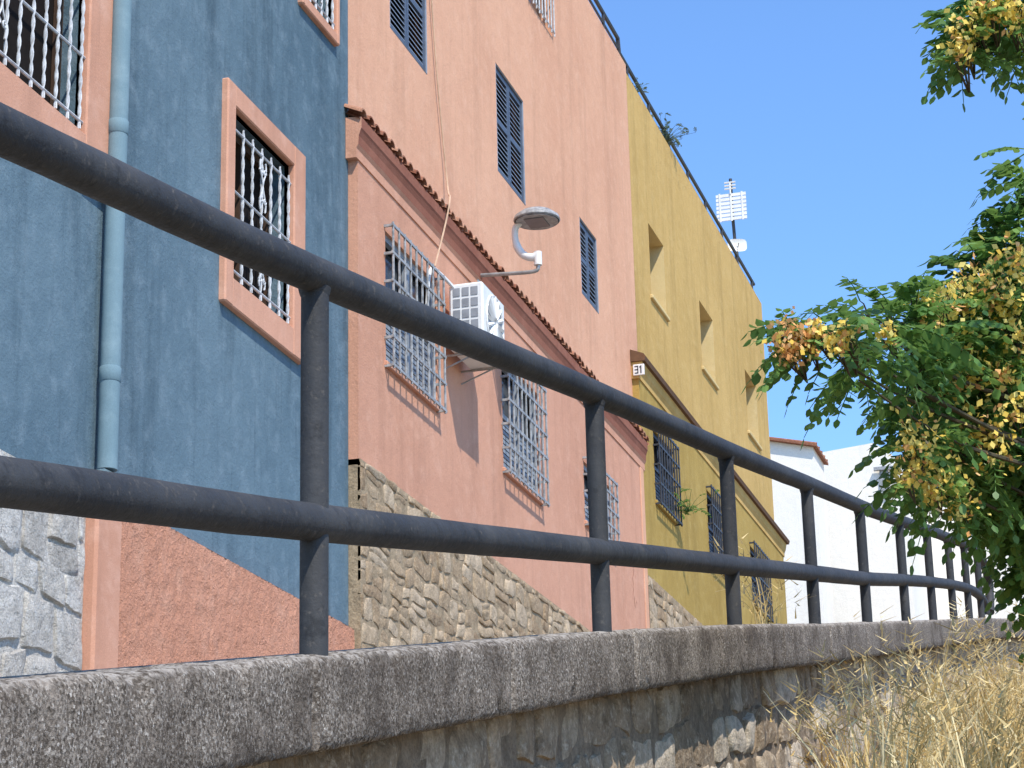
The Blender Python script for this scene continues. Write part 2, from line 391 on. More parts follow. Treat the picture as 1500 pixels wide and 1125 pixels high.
def inner(Gr,d=.03): return (Gr[0]+d,Gr[1]+.02,Gr[2]+.05,Gr[3]-.03)
I1,I2,I3=inner(G1),inner(G2),inner(G3,.03)
zLt=zT-.12
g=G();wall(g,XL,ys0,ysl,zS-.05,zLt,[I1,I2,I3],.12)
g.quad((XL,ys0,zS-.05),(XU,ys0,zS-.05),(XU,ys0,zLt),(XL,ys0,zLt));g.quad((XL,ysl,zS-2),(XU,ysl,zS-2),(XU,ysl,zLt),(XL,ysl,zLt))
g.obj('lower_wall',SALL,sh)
g=G();g.box(XL-.02,XL+.012,ysl-.17,ysl+.004,zc(ysl)-.3,zT-.42,b=.005);g.obj('corner_trim',SALM,sh)
def sweep(g,prof,y0,y1,m=0,caps=True,mfn=None):
    V=[(x,y,z) for y in (y0,y1) for x,z in prof];n=len(prof)
    for i in range(n-1): g.add([V[i],V[i+1],V[n+i+1],V[n+i]],[(0,1,2,3)],mfn(i) if mfn else m)
    if caps: g.add(V,[tuple(range(n)),tuple(n+i for i in range(n))[::-1]],m)
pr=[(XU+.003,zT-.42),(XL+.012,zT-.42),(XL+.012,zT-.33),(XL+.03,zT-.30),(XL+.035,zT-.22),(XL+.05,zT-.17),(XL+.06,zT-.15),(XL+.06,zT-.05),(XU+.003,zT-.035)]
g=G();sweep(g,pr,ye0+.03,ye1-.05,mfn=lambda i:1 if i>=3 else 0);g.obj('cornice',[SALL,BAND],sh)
def tiles(y0,y1,xe,xb,ze,zb,per,parent):
    g=G();n=int((y1-y0)/per)
    for i in range(n+1):
        y=y0+i*per;jx=rnd(-.010,.010);jz=rnd(-.006,.006);t=random.random()
        d=Vector((xb-xe,0,zb-ze))
        V=[];K=9
        for e in (0,1):
            for rr in (.074,.058):
                for q in range(K):
                    w=math.pi*q/(K-1)
                    rr2=rr*(1 if e==0 else .85)
                    V.append((xe+jx+d.x*e,y+rr2*math.cos(w),ze+jz+d.z*e+rr2*.78*math.sin(w)))
        Fs=[]
        for q in range(K-1):
            Fs+=[(q,q+1,2*K+q+1,2*K+q),(K+q,3*K+q,3*K+q+1,K+q+1),(q,K+q,K+q+1,q+1)]
        g.add(V,Fs,0,t)
        yc=y+per/2;V=[]
        for e in (0,1):
            for q in range(7):
                w=math.pi+math.pi*q/6;V.append((xe-.02+jx+d.x*e,yc+.06*math.cos(w),ze+.005+d.z*e+.045*math.sin(w)))
        g.add(V,[(q,q+1,8+q,7+q) for q in range(6)],0,random.random()*.5)
    g.quad((xe-.03,y0-.05,ze-.045),(xe-.03,y1+.05,ze-.045),(xb,y1+.05,zb-.05),(xb,y0-.05,zb-.05),0,.3)
    return g.obj('tile_ledge',TILE,parent,smooth=True,fix=False)
tiles(ye0+.06,ye1-.04,XE,XU+.003,zT-.02,zT+.06,.18,sh)
g=G();stones(g,XL+.012,ys0,ysl,2.8,zS,.155,.16,.48,.017,seed=11,gap=.003,clip=lambda y,z:z>zc(y)-.25,warp=.03,pw=10);g.obj('stone_base',ST1,sh,smooth=True,fix=False)
g=G();g.quad((XL+.015,ys0,2.8),(XL+.015,ysl,2.8),(XL+.015,ysl,zS+.0),(XL+.015,ys0,zS+.0));g.quad((XL+.015,ys0,2.8),(XU,ys0,2.8),(XU,ys0,zS),(XL+.015,ys0,zS));g.obj('mortar',MORT,sh)
# flaked patch of pale old paint near the house corner
g=G()
for (u_,v_,sz) in ((930,862,.13),):
    py_,pz_=fp(u_,v_,XL);K=26;V=[(XL+.004,py_,pz_)]
    for q in range(K):
        w=2*math.pi*q/K;rr=sz*(1+.9*noise.noise(Vector((q*.7,u_,0))));V.append((XL+.004,py_+rr*.8*math.cos(w),pz_+rr*1.7*math.sin(w)))
    g.add(V,[(0,1+q,1+(q+1)%K) for q in range(K)])
g.obj('flaked_paint',FRAM,sh)
def shutter(H,parent,rail=False):
    gl=G();gl.box(XU-.14,XU-.13,H[0],H[1],H[2],H[3]);w=gl.obj('window',GLASS,parent)
    s=G();mid=(H[0]+H[1])/2;x0=XU-.06;x1=XU-.02
    for a,b in ((H[0]+.015,mid-.008),(mid+.008,H[1]-.015)):
        s.box(x0,x1,a,a+.045,H[2]+.02,H[3]-.02,1);s.box(x0,x1,b-.045,b,H[2]+.02,H[3]-.02,1)
        zm=(H[2]+H[3])/2
        for za,zb_ in ((H[3]-.08,H[3]-.02),(H[2]+.02,H[2]+.08),(zm-.03,zm+.03)): s.box(x0,x1-.002,a+.045,b-.045,za,zb_,1)
        z=H[2]+.09
        while z<H[3]-.12:
            s.add([(x0,a+.045,z+.048),(x0,b-.045,z+.048),(x1-.004,b-.045,z+.008),(x1-.004,a+.045,z+.008)],[(0,1,2,3)],0)
            s.quad((x1-.004,a+.045,z+.008),(x1-.004,b-.045,z+.008),(x1-.004,b-.045,z-.004),(x1-.004,a+.045,z-.004),2);z+=.058
    s.obj('shutter',[SHUT,SHM,SHL],w,fix=False)
    q=G();y0,y1,z0,z1=H[0]+.01,H[1]-.01,H[2]+.012,H[3]-.012
    q.tube([(XU-.01,y0,z0),(XU-.01,y1,z0),(XU-.01,y1,z1),(XU-.01,y0,z1),(XU-.01,y0,z0)],.012,5,0)
    q.obj('frame',SHL,w)
for H in (W1,W2,W3): shutter(H,sh)
g=G();g.box(XU-.14,XU-.13,*W4);w=g.obj('window',GLASS,sh)
g=G();vbars(g,XU+.03,W4[0],W4[1],W4[2],W4[3]-.1,9,.009);hbars(g,XU+.03,W4[0],W4[1],[W4[2]+.05,W4[2]+.5,W4[3]-.1],.012);g.obj('grille',GRW,w)
def cage(Gr,I,x,parent,nv,zsn,mat,back=GLASS,wallx=XL,cas=WCAS):
    gl=G();gl.box(wallx-.12,wallx-.105,*I);w=gl.obj('window',back,parent)
    fr=G();xm=wallx-.05
    for yy in (I[0]+.03,(I[0]+I[1])/2,I[1]-.03): fr.box(xm-.03,xm+.02,yy-.035,yy+.035,I[2],I[3])
    fr.box(xm-.03,xm+.018,I[0],I[1],I[2],I[2]+.06);fr.box(xm-.03,xm+.018,I[0],I[1],I[3]-.06,I[3]);fr.box(xm-.03,xm+.018,I[0],I[1],(I[2]+I[3])/2-.025,(I[2]+I[3])/2+.025)
    z=I[2]+.07
    while z<I[3]-.1:
        if z<I[2]+(I[3]-I[2])*.5: fr.box(xm-.03,xm+.0,I[0],I[1],z,z+.036)
        z+=.05
    fr.obj('casement',cas,w)
    c=G();vbars(c,x,Gr[0],Gr[1],Gr[2]-.03,Gr[3]+.03,nv,.0115)
    zs=[Gr[2]+(Gr[3]-Gr[2])*i/(zsn-1) for i in range(zsn)]
    for z in zs:
        c.box(x-.006,x+.010,Gr[0]-.03,Gr[1]+.03,z-.013,z+.013)
        c.box(wallx-.03,x,Gr[0]-.008,Gr[0]+.008,z-.012,z+.012);c.box(wallx-.03,x,Gr[1]-.008,Gr[1]+.008,z-.012,z+.012)
    c.obj('grille',mat,w)
    s=G();s.box(wallx-.02,wallx+.03,I[0]-.04,I[1]+.04,I[2]-.05,I[2]-.002,b=.008);s.obj('sill',SALL if parent is sh else YELL,w)
cage(G1,I1,XL+GP,sh,10,6,GRG);cage(G2,I2,XL+GP,sh,10,6,GRG);cage(G3,I3,XL+.08,sh,8,5,GRG)
# ============================================================ YELLOW HOUSE
yy0=ys1+.002;yy1=fp(1127,640,XU)[0];yl0=ysl+.006;yl1=fp(1149,840,XL)[0]
Y1=rect(XU,(948,318),(970,352),(978,462),(955,430));Y2=rect(XU,(1023,440),(1043,472),(1050,570),(1030,540));Y3=rect(XU,(1090,540),(1108,570),(1112,655),(1097,635))
yz0=(Y1[2]+Y2[2]+Y3[2])/3;yz1=(Y1[3]+Y2[3]+Y3[3])/3
Y1,Y2,Y3=[(a[0],a[1],yz0,yz1) for a in (Y1,Y2,Y3)]
zC=(fp(938,512,XL+.1)[1]+fp(1145,782,XL+.1)[1])/2
yh=thing('yellow_house',(XU-3,32,zc(32)-.12),'tall mustard stucco house with deep window openings','house')
g=G();wall(g,XU,yy0,yy1,zC-.25,ZT,[Y1,Y2,Y3],.3,0,1)
g.quad((XU,yy0,ZT),(XU,yy1,ZT),(XU-7,yy1,ZT),(XU-7,yy0,ZT));g.quad((XU-7,yy0,4),(XU-7,yy1,4),(XU-7,yy1,ZT),(XU-7,yy0,ZT));g.quad((XU,yy1,4),(XU-7,yy1,4),(XU-7,yy1,ZT),(XU,yy1,ZT))
g.obj('wall',[YEL,YTRIM],yh)
for H in (Y1,Y2,Y3):
    g=G();g.box(XU-.3,XU-.285,*H);w=g.obj('window',BROWNG,yh)
    g=G()
    for a in (H[0],(H[0]+H[1])/2-.03,H[1]-.06): g.box(XU-.284,XU-.25,a,a+.06,H[2],H[3])
    g.box(XU-.284,XU-.252,H[0],H[1],H[2],H[2]+.07);g.obj('casement',BROWN,w)
    g=G();g.box(XU-.02,XU+.04,H[0]-.06,H[1]+.06,H[2]-.06,H[2]-.002,b=.01);g.obj('sill',YTRIM,w)
zb=(fp(948,845,XL)[1]+fp(1030,915,XL)[1])/2
L1=rect(XL+.08,(963,625),(994,655),(998,770),(970,735));L2=rect(XL+.08,(1042,712),(1066,742),(1070,850),(1047,815));L3=rect(XL+.08,(1105,795),(1128,822),(1131,905),(1110,890))
J1,J2,J3=[inner(a,.03) for a in (L1,L2,L3)]
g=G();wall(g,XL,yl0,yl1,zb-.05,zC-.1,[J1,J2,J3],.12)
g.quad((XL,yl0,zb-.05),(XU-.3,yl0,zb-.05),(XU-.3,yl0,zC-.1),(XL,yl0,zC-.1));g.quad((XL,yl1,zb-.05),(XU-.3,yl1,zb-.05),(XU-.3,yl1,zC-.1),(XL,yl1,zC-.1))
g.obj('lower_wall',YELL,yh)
g=G();sweep(g,[(XU+.003,zC-.27),(XL+.015,zC-.27),(XL+.015,zC-.2),(XL+.04,zC-.15),(XL+.05,zC-.1),(XL+.06,zC-.05),(XU+.003,zC-.05)],yl0-.04,yl1+.04);g.obj('cornice',YEL,yh)
g=G();sweep(g,[(XU+.003,zC-.047),(XL+.10,zC-.047),(XL+.115,zC+.01),(XL+.09,zC+.05),(XU+.003,zC+.12)],yl0-.07,yl1+.07);g.obj('cornice_cap',BROWN,yh)
# ceramic number plaque at the near end of the ledge
g=G();px0,pw_=XU+.03,.15;px1=px0+pw_;pz0=zC-.24;pz1=pz0+pw_;pyy=yl0-.065
g.box(px0,px1,pyy,yl0-.042,pz0,pz1,0,b=.006)
def stroke(a,b,c,d): g.box(px0+pw_*a,px0+pw_*b,pyy-.004,pyy+.002,pz0+pw_*c,pz0+pw_*d,1)
for c_ in (.16,.46,.76): stroke(.16,.48,c_,c_+.09)
stroke(.40,.4801,.16,.85);stroke(.66,.76,.16,.85);stroke(.58,.66,.68,.78)
g.obj('number_plaque',[WPL,GRD],yh)
g=G();stones(g,XL+.012,yl0,yl1,5.2,zb,.155,.16,.46,.017,seed=21,gap=.003,warp=.03,pw=10);g.obj('stone_base',ST1,yh,smooth=True,fix=False)
g=G();g.quad((XL+.015,yl0,5),(XL+.015,yl1,5),(XL+.015,yl1,zb),(XL+.015,yl0,zb));g.obj('mortar',MORT,yh)
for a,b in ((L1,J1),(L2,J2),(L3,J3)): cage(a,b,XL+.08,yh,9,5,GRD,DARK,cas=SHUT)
# roof rail
rr_=thing('roof_railing',(XU-.1,yy0,ZT),'thin dark metal railing along the roof edge of tall houses','railing')
g=G();ya=ys0+1;ye=yy1-.1
for h,q in ((.34,.03),(.18,.018)): g.tube([(XU-.1,ya,ZT+h+.2),(XU-.1,ys1,ZT+h+.2),(XU-.1,ys1+.05,ZT+h),(XU-.1,ye,ZT+h)],q,6)
g.obj('rail',GRD,rr_)
y=ya
while y<=ye:
    g=G();g.tube([(XU-.1,y,ZT-.0),(XU-.1,y,ZT+.35+(.2 if y<ys1 else 0))],.022,6);g.obj('post',GRD,rr_);y+=1.3
# ============================================================ neighbours: white houses
def wbox(u0,u1,v,y,dep,name,label):
    x0,z1=yp(u0,v,y);x1,_=yp(u1,v,y);zb_=zc(y)-.6
    h=thing(name,((x0+x1)/2,y+dep/2,zb_),label,'house','white houses at the top of the street')
    return h,x0,x1,z1,zb_
h,x0,x1,z1,z0=wbox(1120,1190,641,51.5,3,'white_house','whitewashed house with small terracotta tiled roof beside the yellow house')
g=G();zr=z1-.5
g.box(x0,x1,51.5,53.0,z0,zr)
g.add([(x0,51.5,zr),(x1,51.5,zr),(x1,51.5,zr+.2),(x0,51.5,z1-.05),(x0,53.0,zr),(x1,53.0,zr),(x1,53.0,zr+.2),(x0,53.0,z1-.05)],[(0,1,2,3),(4,7,6,5),(0,3,7,4),(1,5,6,2)]);g.obj('wall',WHI,h)
g=G()
for i in range(5):
    y=51.45+i*.38
    g.tube([(x0-.1,y,z1+.0),(x1+.1,y,zr+.2)],.045,8,0,random.random())
g.add([(x0-.1,51.35,z1-.0),(x1+.1,51.35,zr+.19),(x1+.1,53.1,zr+.19),(x0-.1,53.1,z1-.0),(x0-.1,51.35,z1-.05),(x1+.1,51.35,zr+.13),(x1+.1,53.1,zr+.13),(x0-.1,53.1,z1-.05)],[(0,1,2,3),(4,5,6,7),(0,1,5,4),(1,2,6,5)],0,.2)
g.obj('roof',TILE,h,smooth=True)
h,x0,x1,z1,z0=wbox(1196,1322,664,54,9,'white_house','plain whitewashed house with low gabled parapet and small window')
xm=x0+(x1-x0)*.68;zt=yp(1285,648,54)[1]
g=G();g.box(x0,x1,54,63,z0,z1-.5)
g.add([(x0,54,z1-.5),(x1,54,z1-.5),(x1,54,z1-.45),(xm,54,zt),(x0,54,z1),(x0,63,z1-.5),(x1,63,z1-.5),(x1,63,z1-.45),(xm,63,zt),(x0,63,z1)],[(0,1,2,3,4),(5,9,8,7,6),(0,4,9,5),(4,3,8,9),(3,2,7,8)])
g.obj('wall',WHI,h)
a=yp(1288,690,53.95);b=yp(1304,728,53.95)
g=G();g.box(a[0],b[0],53.93,53.99,b[1],a[1]);w=g.obj('window',GRG,h);g=G();g.box(a[0]-.12,b[0]+.12,53.85,53.94,a[1],a[1]+.08);g.obj('lintel',GRG,w)
h,x0,x1,z1,z0=wbox(1318,1480,735,58,9,'white_house','low whitewashed house partly behind tree foliage')
g=G();g.box(x0,x1,58,67,z0,z1,b=.05);g.box(x0+1.2,x0+2.6,60,62,z1-.1,z1+.5);g.obj('wall',WHI,h)
# ============================================================ antenna, dish
a=fp(1080,352,XU-.4);ax=XU-.4;top=fp(1066,255,ax)
an=thing('tv_antenna',(ax,a[0],ZT),'television antenna with grid reflector on a thin roof mast','antenna')
g=G();g.tube([(ax,a[0],ZT),(ax,a[0]-.35,fp(1068,300,ax)[1]),(ax,a[0]-.35,top[1])],.03,8);g.obj('mast',GRD,an)
g=G();zc0=fp(1062,287,ax)[1];ym=a[0]-.4
for i in range(7):
    z=zc0-.24+i*.075;g.box(ax-.27,ax+.27,ym-.01,ym+.01,z,z+.055)
for xx in (-.2,0,.2): g.box(ax+xx-.015,ax+xx+.015,ym-.02,ym-.011,zc0-.26,zc0+.28)
g.obj('reflector',WPL,an)
g=G()
g.tube([(ax,ym-.03,zc0+.25),(ax,ym-.03,zc0+.48)],.014,6)
for i in range(3): g.tube([(ax-.1,ym-.03,zc0+.35+i*.06),(ax+.1,ym-.03,zc0+.35+i*.06)],.016,5)
g.obj('director',WPL,an)
d0=fp(1080,359,XU-.2);dc=Vector((XU-.2,d0[0],d0[1]))
ds=thing('satellite_dish',(XU-.2,d0[0],ZT),'small white satellite dish at the roof edge','satellite dish')
g=G();nrm=Vector((.3,-.92,.1)).normalized();e1=nrm.cross(Vector((0,0,1))).normalized();e2=e1.cross(nrm)
V=[dc-nrm*.04];K=24
def sq(w): c,s_=math.cos(w),math.sin(w);q=(abs(c)**4+abs(s_)**4)**(-1/4);return c*q,s_*q
for ring in (1,2,3):
    for q in range(K):
        cx_,sy_=sq(2*math.pi*q/K);rr=.065*ring;V.append(dc+e1*cx_*rr*.85+e2*sy_*rr*.62-nrm*.04*(1-(ring/3)**2))
Fs=[(0,1+q,1+(q+1)%K) for q in range(K)]+[(1+(rg-1)*K+q,1+rg*K+q,1+rg*K+(q+1)%K,1+(rg-1)*K+(q+1)%K) for rg in (1,2) for q in range(K)]
g.add(V,Fs);g.obj('reflector',WPL,ds,smooth=True)
g=G();g.tube([dc-e2*.1,dc+nrm*.2-e2*.05],.008,6);g.tube([dc-nrm*.05,(XU-.2,d0[0]+.1,ZT)],.02,6);g.obj('bracket',GALV,ds)
# ============================================================ AC unit
xa0=XL+.08;xa1=XL+.42
yA0=fp(708,460,xa1)[0];yA1=fp(739,460,xa1)[0];zA1=(fp(708,417,xa1)[1]+fp(738,440,xa1)[1])/2;zA0_=(fp(708,516,xa1)[1]+fp(738,540,xa1)[1])/2
zA0_=max(zA0_,zA1-.66)
ac=thing('air_conditioner',(xa0,(yA0+yA1)/2,zA0_),'white outdoor air conditioner unit bolted on the salmon wall','air conditioner')
g=G();g.box(xa0,xa1,yA0,yA1,zA0_,zA1,b=.02);g.obj('casing',WPL,ac)
g=G()
for i in range(3):
    for j in range(4):
        a=xa0+.045+i*.088;z=zA1-.13-j*.11
        g.box(a,a+.068,yA0-.006,yA0+.01,z,z+.082)
g.obj('side_vent',WPD,ac)
g=G();cy=yA0+(yA1-yA0)*.5;cz=(zA0_+zA1)/2+.02;rad=min((zA1-zA0_)*.40,(yA1-yA0)*.38)
g.tube([(xa1-.01,cy,cz),(xa1+.004,cy,cz)],rad,28,0);
for q in range(16):
    w=2*math.pi*q/16;g.tube([(xa1+.006,cy+.05*math.cos(w),cz+.05*math.sin(w)),(xa1+.006,cy+rad*math.cos(w),cz+rad*math.sin(w))],.021,4,1)
for rr in (.05,rad): g.tube([(xa1+.006,cy+rr*math.cos(w*.2618),cz+rr*math.sin(w*.2618)) for w in range(25)],.011,4,1)
g.obj('fan_grille',[GRG,WPL],ac)
for y in (yA0+.1,yA1-.1):
    g=G();g.tube([(XL,y,zA0_-.015),(xa1+.0,y,zA0_-.015)],.012,6);g.tube([(XL,y,zA0_-.14),(xa1-.1,y,zA0_-.02)],.009,6)
    g.obj('bracket',GALV,ac)
g=G();g.tube(catmull([(xa0+.1,yA0+.1,zA1-.1),(XL+.05,yA0-.15,zA1+.06),(XL+.03,yA0-.4,zA1+.0),(XL+.02,yA0-.5,zA1-.5)],5),.018,7);g.obj('hose',WPL,ac,smooth=True)
# ============================================================ wall street lamp
def lamp(base,Lx,label,s=1.0):
    x,y,z=base
    l=thing('street_lamp',base,label,'street lamp')
    g=G();g.box(x,x+.02,y-.07*s,y+.07*s,z-.12*s,z+.1*s,b=.006);g.tube(catmull([(x,y,z),(x+Lx*.5,y,z-.02),(x+Lx-.04,y,z-.03),(x+Lx,y,z+.02),(x+Lx,y,z+.06*s)],4),.021*s,10);g.obj('arm',GALV,l,smooth=True)
    g=G();q=x+Lx
    g.tube([(q,y,z+.03*s),(q,y,z+.17*s)],.042*s,12)
    g.tube(catmull([(q,y,z+.15*s),(q-.05*s,y,z+.12*s),(q-.15*s,y,z+.16*s),(q-.22*s,y,z+.28*s),(q-.23*s,y,z+.44*s),(q-.18*s,y,z+.51*s)],5),[a_*s for a_ in [.042]*8+[.04]*8+[.034]*10],12);g.obj('neck',WPL,l,smooth=True)
    cx=q;cz=z+.51*s;g=G();rr=[.0,.06,.16,.225,.235,.225];zz=[.13,.125,.085,.035,0,-.012];K=32;V=[]
    for a,b in zip(rr,zz):
        for q2 in range(K): w=2*math.pi*q2/K;V.append((cx+(a+.001)*s*math.cos(w),y+(a+.001)*s*math.sin(w),cz+b*s))
    g.add(V,[(i*K+q2,(i+1)*K+q2,(i+1)*K+(q2+1)%K,i*K+(q2+1)%K) for i in range(5) for q2 in range(K)])
    g.obj('lamp_shade',GRG,l,smooth=True)
    g=G();g.tube([(cx,y,cz-.02*s),(cx,y,cz-.005*s)],.215*s,32,0);g.box(cx-.1*s,cx+.1*s,y-.13*s,y+.13*s,cz-.03*s,cz-.018*s,1);g.obj('lens',[GRG,LENS],l)
lb=fp(700,405,XL)
lamp((XL,lb[0],lb[1]+.01),.63,'white curved wall street lamp beside the air conditioner')
# ============================================================ cord
g=G();pc=[(XU+.03,*fp(628,-60,XU+.03)),(XU+.03,*fp(640,110,XU+.03)),(XU+.05,*fp(655,268,XU+.05)),(XE+.04,*fp(659,290,XE+.04)),(XE+.03,*fp(652,330,XE+.03)),(XL+GP,*fp(637,390,XL+GP))]
g.tube(catmull(pc,6),.009,6);o=g.obj('hanging_cord',CORD,None,base=pc[-1],smooth=True);tag(o,'thin tan cord hanging down the salmon facade over the tiles','cord')
# ============================================================ retaining wall + coping
rt=thing('retaining_wall',(-2.1,10,zc(10)-1.4),'rubble retaining wall with speckled weathered concrete coping','wall')
g=G()
K0=[(-2.36,-.235),(-2.38,-.18),(-2.38,-.03),(-2.34,0),(-2.2,.0),(-2.06,.0),(-1.99,-.001),(-1.955,-.006),(-1.942,-.022),(-1.94,-.06),(-1.94,-.12),(-1.94,-.17),(-1.94,-.213),(-1.95,-.229),(-1.98,-.234),(-2.13,-.235)]
ysq=[];y=-1.0
while y<60: ysq.append(y);y+=.018 if 2.5<y<9 else (.035 if y<17 else (.1 if y<30 else 1.))
V=[];n=len(K0)
for y in ysq:
    jn=((y-.15+.6)%1.62)-.6;jd=.034*math.exp(-(jn/.013)**2)
    for i,(x,z) in enumerate(K0):
        P_=Vector((x*1.0,y,z));w=1 if 5<=i<=14 else 0
        d=noise.noise(P_*11)*.005+noise.noise(P_*40)*.006
        chip=max(0,noise.noise(Vector((3,y*6,1)))-.22)*.08 if 6<=i<=9 else 0
        chip2=max(0,noise.noise(Vector((9,y*7,1)))-.32)*.07 if 12<=i<=13 else 0
        V.append((x+w*(d-jd-chip*.6-chip2),y,zc(y)+z+(d*.8*w)-chip*.5+chip2*.5-(.006*w)))
g.add(V,[(a*n+i,(a+1)*n+i,(a+1)*n+(i+1)%n,a*n+(i+1)%n) for a in range(len(ysq)-1) for i in range(n)])
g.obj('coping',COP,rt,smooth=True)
g=G();stones(g,-2.10,1.0,31,-1.7,-.225,.22,.16,.5,.024,zoff=zc,seed=9,gap=.003,warp=.04,wf=2.4,pw=9);g.obj('stonework',ST3,rt,smooth=True,fix=False)
g=G();ysw=[-1+i*1.0 for i in range(62)]
V=[(x,y,zc(y)+z) for y in ysw for x,z in ((-2.34,-.225),(-2.34,-1.9),(-2.094,-1.9),(-2.094,-.225))]
g.add(V,[(a*4+i,(a+1)*4+i,(a+1)*4+(i+1)%4,a*4+(i+1)%4) for a in range(len(ysw)-1) for i in range(4)]);g.obj('core',MORT3,rt)
# ============================================================ railing
rg=thing('metal_railing',(-2,10,zc(10)),'dark grey tubular metal railing with two rails on the coping','railing')
g=G();g.tube(catmull([(-2,a,b) for a,b in TOP],8),.047,24,wob=.04);g.obj('top_rail',RAIL,rg,smooth=True)
g=G();g.tube(catmull([(-2,a,b) for a,b in LOW],8),.047,24,wob=.04);g.obj('lower_rail',RAIL,rg,smooth=True)
for yb_ in [PB[1][0]*.42]+[q[0]+.02 for q in PB[1:-1]]:
    g=G();zt_=interp(TOP,yb_);zl=interp(LOW,yb_)
    g.tube([(-2,yb_,zc(yb_)-.05),(-2,yb_,zl),(-2,yb_,zt_-.01)],.035,20,wob=.03)
    g.tube([(-2,yb_,zt_-.056),(-2,yb_,zt_-.048),(-2,yb_,zt_-.035)],[.0355,.038,.041],20,wob=.08)
    g.obj('post',RAIL,rg,smooth=True)
# ============================================================ ground, street
def gz(x,y):
    return zc(y)-(1.2-.2*min(1,max(0,(y-8)/10)))-max(0,min(1,(7-y)/3))*.45+ (0.06*noise.noise(Vector((x*.7,y*.7,0))) if abs(x)<30 and abs(y)<60 else 0)
xs=[-2.16,-1.6,-1,-.4,.2,1,2,4,8,20,60,200,900];ysn=[-900,-200,-60,-20]+[-10+i*1.0 for i in range(75)]+[80,150,300,900]
g=G();n=len(xs);V=[(x,y,gz(x,y)) for y in ysn for x in xs]
g.add(V,[(a*n+i,a*n+i+1,(a+1)*n+i+1,(a+1)*n+i) for a in range(len(ysn)-1) for i in range(n-1)])
xs2=[-900,-200,-60,-20,-13.6,-6.3,-2.3,-2.2];m_=len(xs2)
V=[(x,y,zc(y)-.16) for y in ysn for x in xs2]
g.add(V,[(a*m_+i,a*m_+i+1,(a+1)*m_+i+1,(a+1)*m_+i) for a in range(len(ysn)-1) for i in range(m_-1)])
o=g.obj('ground',DIRT,None,smooth=True);o['kind']='structure'
g=G();V=[(x,y,zc(y)-.13) for y in ysn[3:-3] for x in (-6.45,-4.3,-2.3)]
g.add(V,[(a*3+i,a*3+i+1,(a+1)*3+i+1,(a+1)*3+i) for a in range(len(ysn[3:-3])-1) for i in range(2)]);o=g.obj('street',STREET,None);o['kind']='structure'
# ============================================================ dry grass
def grassm():
    a=N('dry_straw');t=a.attr();col=a.ramp(t,[(0.,(.32,.19,.06)),(.4,(.64,.44,.16)),(.75,(.83,.63,.29)),(1.,(.90,.77,.46))])
    m=a.done(col,.75,.2);tr=a.n.new('ShaderNodeBsdfTranslucent');a.link(col,tr.inputs[0]);mx=a.n.new('ShaderNodeMixShader');mx.inputs[0].default_value=.3
    a.link(a.b.outputs[0],mx.inputs[1]);a.link(tr.outputs[0],mx.inputs[2]);a.link(mx.outputs[0],a.n['Material Output'].inputs[0]);return m
STRAW=grassm()
g=G()
def blade(g,x,y,z,h,lean,w,t,seg=4):
    V=[];px=Vector((rnd(-1,1),rnd(-1,1),0)).normalized()*w
    for i in range(seg+1):
        s_=i/seg;c=Vector((x,y,z))+lean*s_*s_*h+Vector((0,0,h*s_*(1-.25*s_*lean.length)))
        ww=px*(1-.85*s_);V+= [c-ww,c+ww]
    g.add(V,[(2*i,2*i+1,2*i+3,2*i+2) for i in range(seg)],0,t);return c
nc=0
while nc<950:
    y=6.9+20*random.random()**1.3;x=rnd(-2.05,.9) if y<16 else rnd(-2.05,.2)
    if -x/y>.150+rnd(-.012,.012) and y<13.5: continue
    nc+=1
    cl=noise.noise(Vector((x*1.9,y*1.3,3)))
    hh=(.82-.014*(y-8))*(.72+.95*cl+rnd(-.15,.2))
    ld=Vector((rnd(-.6,.6),rnd(-.6,.6),0));tt=min(1,max(0,.55+.8*noise.noise(Vector((x*1.1,y*.8,9)))+rnd(-.2,.2)))
    for b in range(9):
        l=ld+Vector((rnd(-.6,.6),rnd(-.6,.6),0));h=hh*rnd(.4,1.15);bx=x+rnd(-.09,.09)
        if bx<-2.0: l.x=abs(l.x)
        e=blade(g,bx,y+rnd(-.09,.09),gz(x,y)-.03,h,l*.5,rnd(.005,.010),min(1,max(0,tt+rnd(-.4,.3))))
        if random.random()<.2:
            for q in range(8):
                blade(g,e.x,e.y,e.z-.02*q,.045,Vector((rnd(-1.6,1.6),rnd(-1.6,1.6),0)),.007,min(1,tt+.15),1)
# tall loose fanning stalk clumps
for (x,y,h0) in ((-1.65,11.6,1.0),(-1.6,13.0,1.05),(-1.1,9.2,1.0),(-.9,10.2,1.05),(-1.5,14.2,1.1),(-1.7,16.5,1.05),(-.8,8.8,1.0),(-1.0,12.5,1.1),(-1.35,10.2,.98)):
    for b in range(17):
        w_=rnd(.004,.008)
        e=blade(g,x+rnd(-.05,.05),y+rnd(-.05,.05),gz(x,y),h0*rnd(.7,1.12),Vector((rnd(-.5,.6),rnd(-.6,.6),0)),w_,rnd(.5,1.),7)
        for q in range(9): blade(g,e.x,e.y,e.z-.022*q,.055,Vector((rnd(-1.6,1.6),rnd(-1.6,1.6),0)),.007,rnd(.5,1),1)
o=g.obj('dry_grass',STRAW,None,fix=False);o['kind']='stuff'
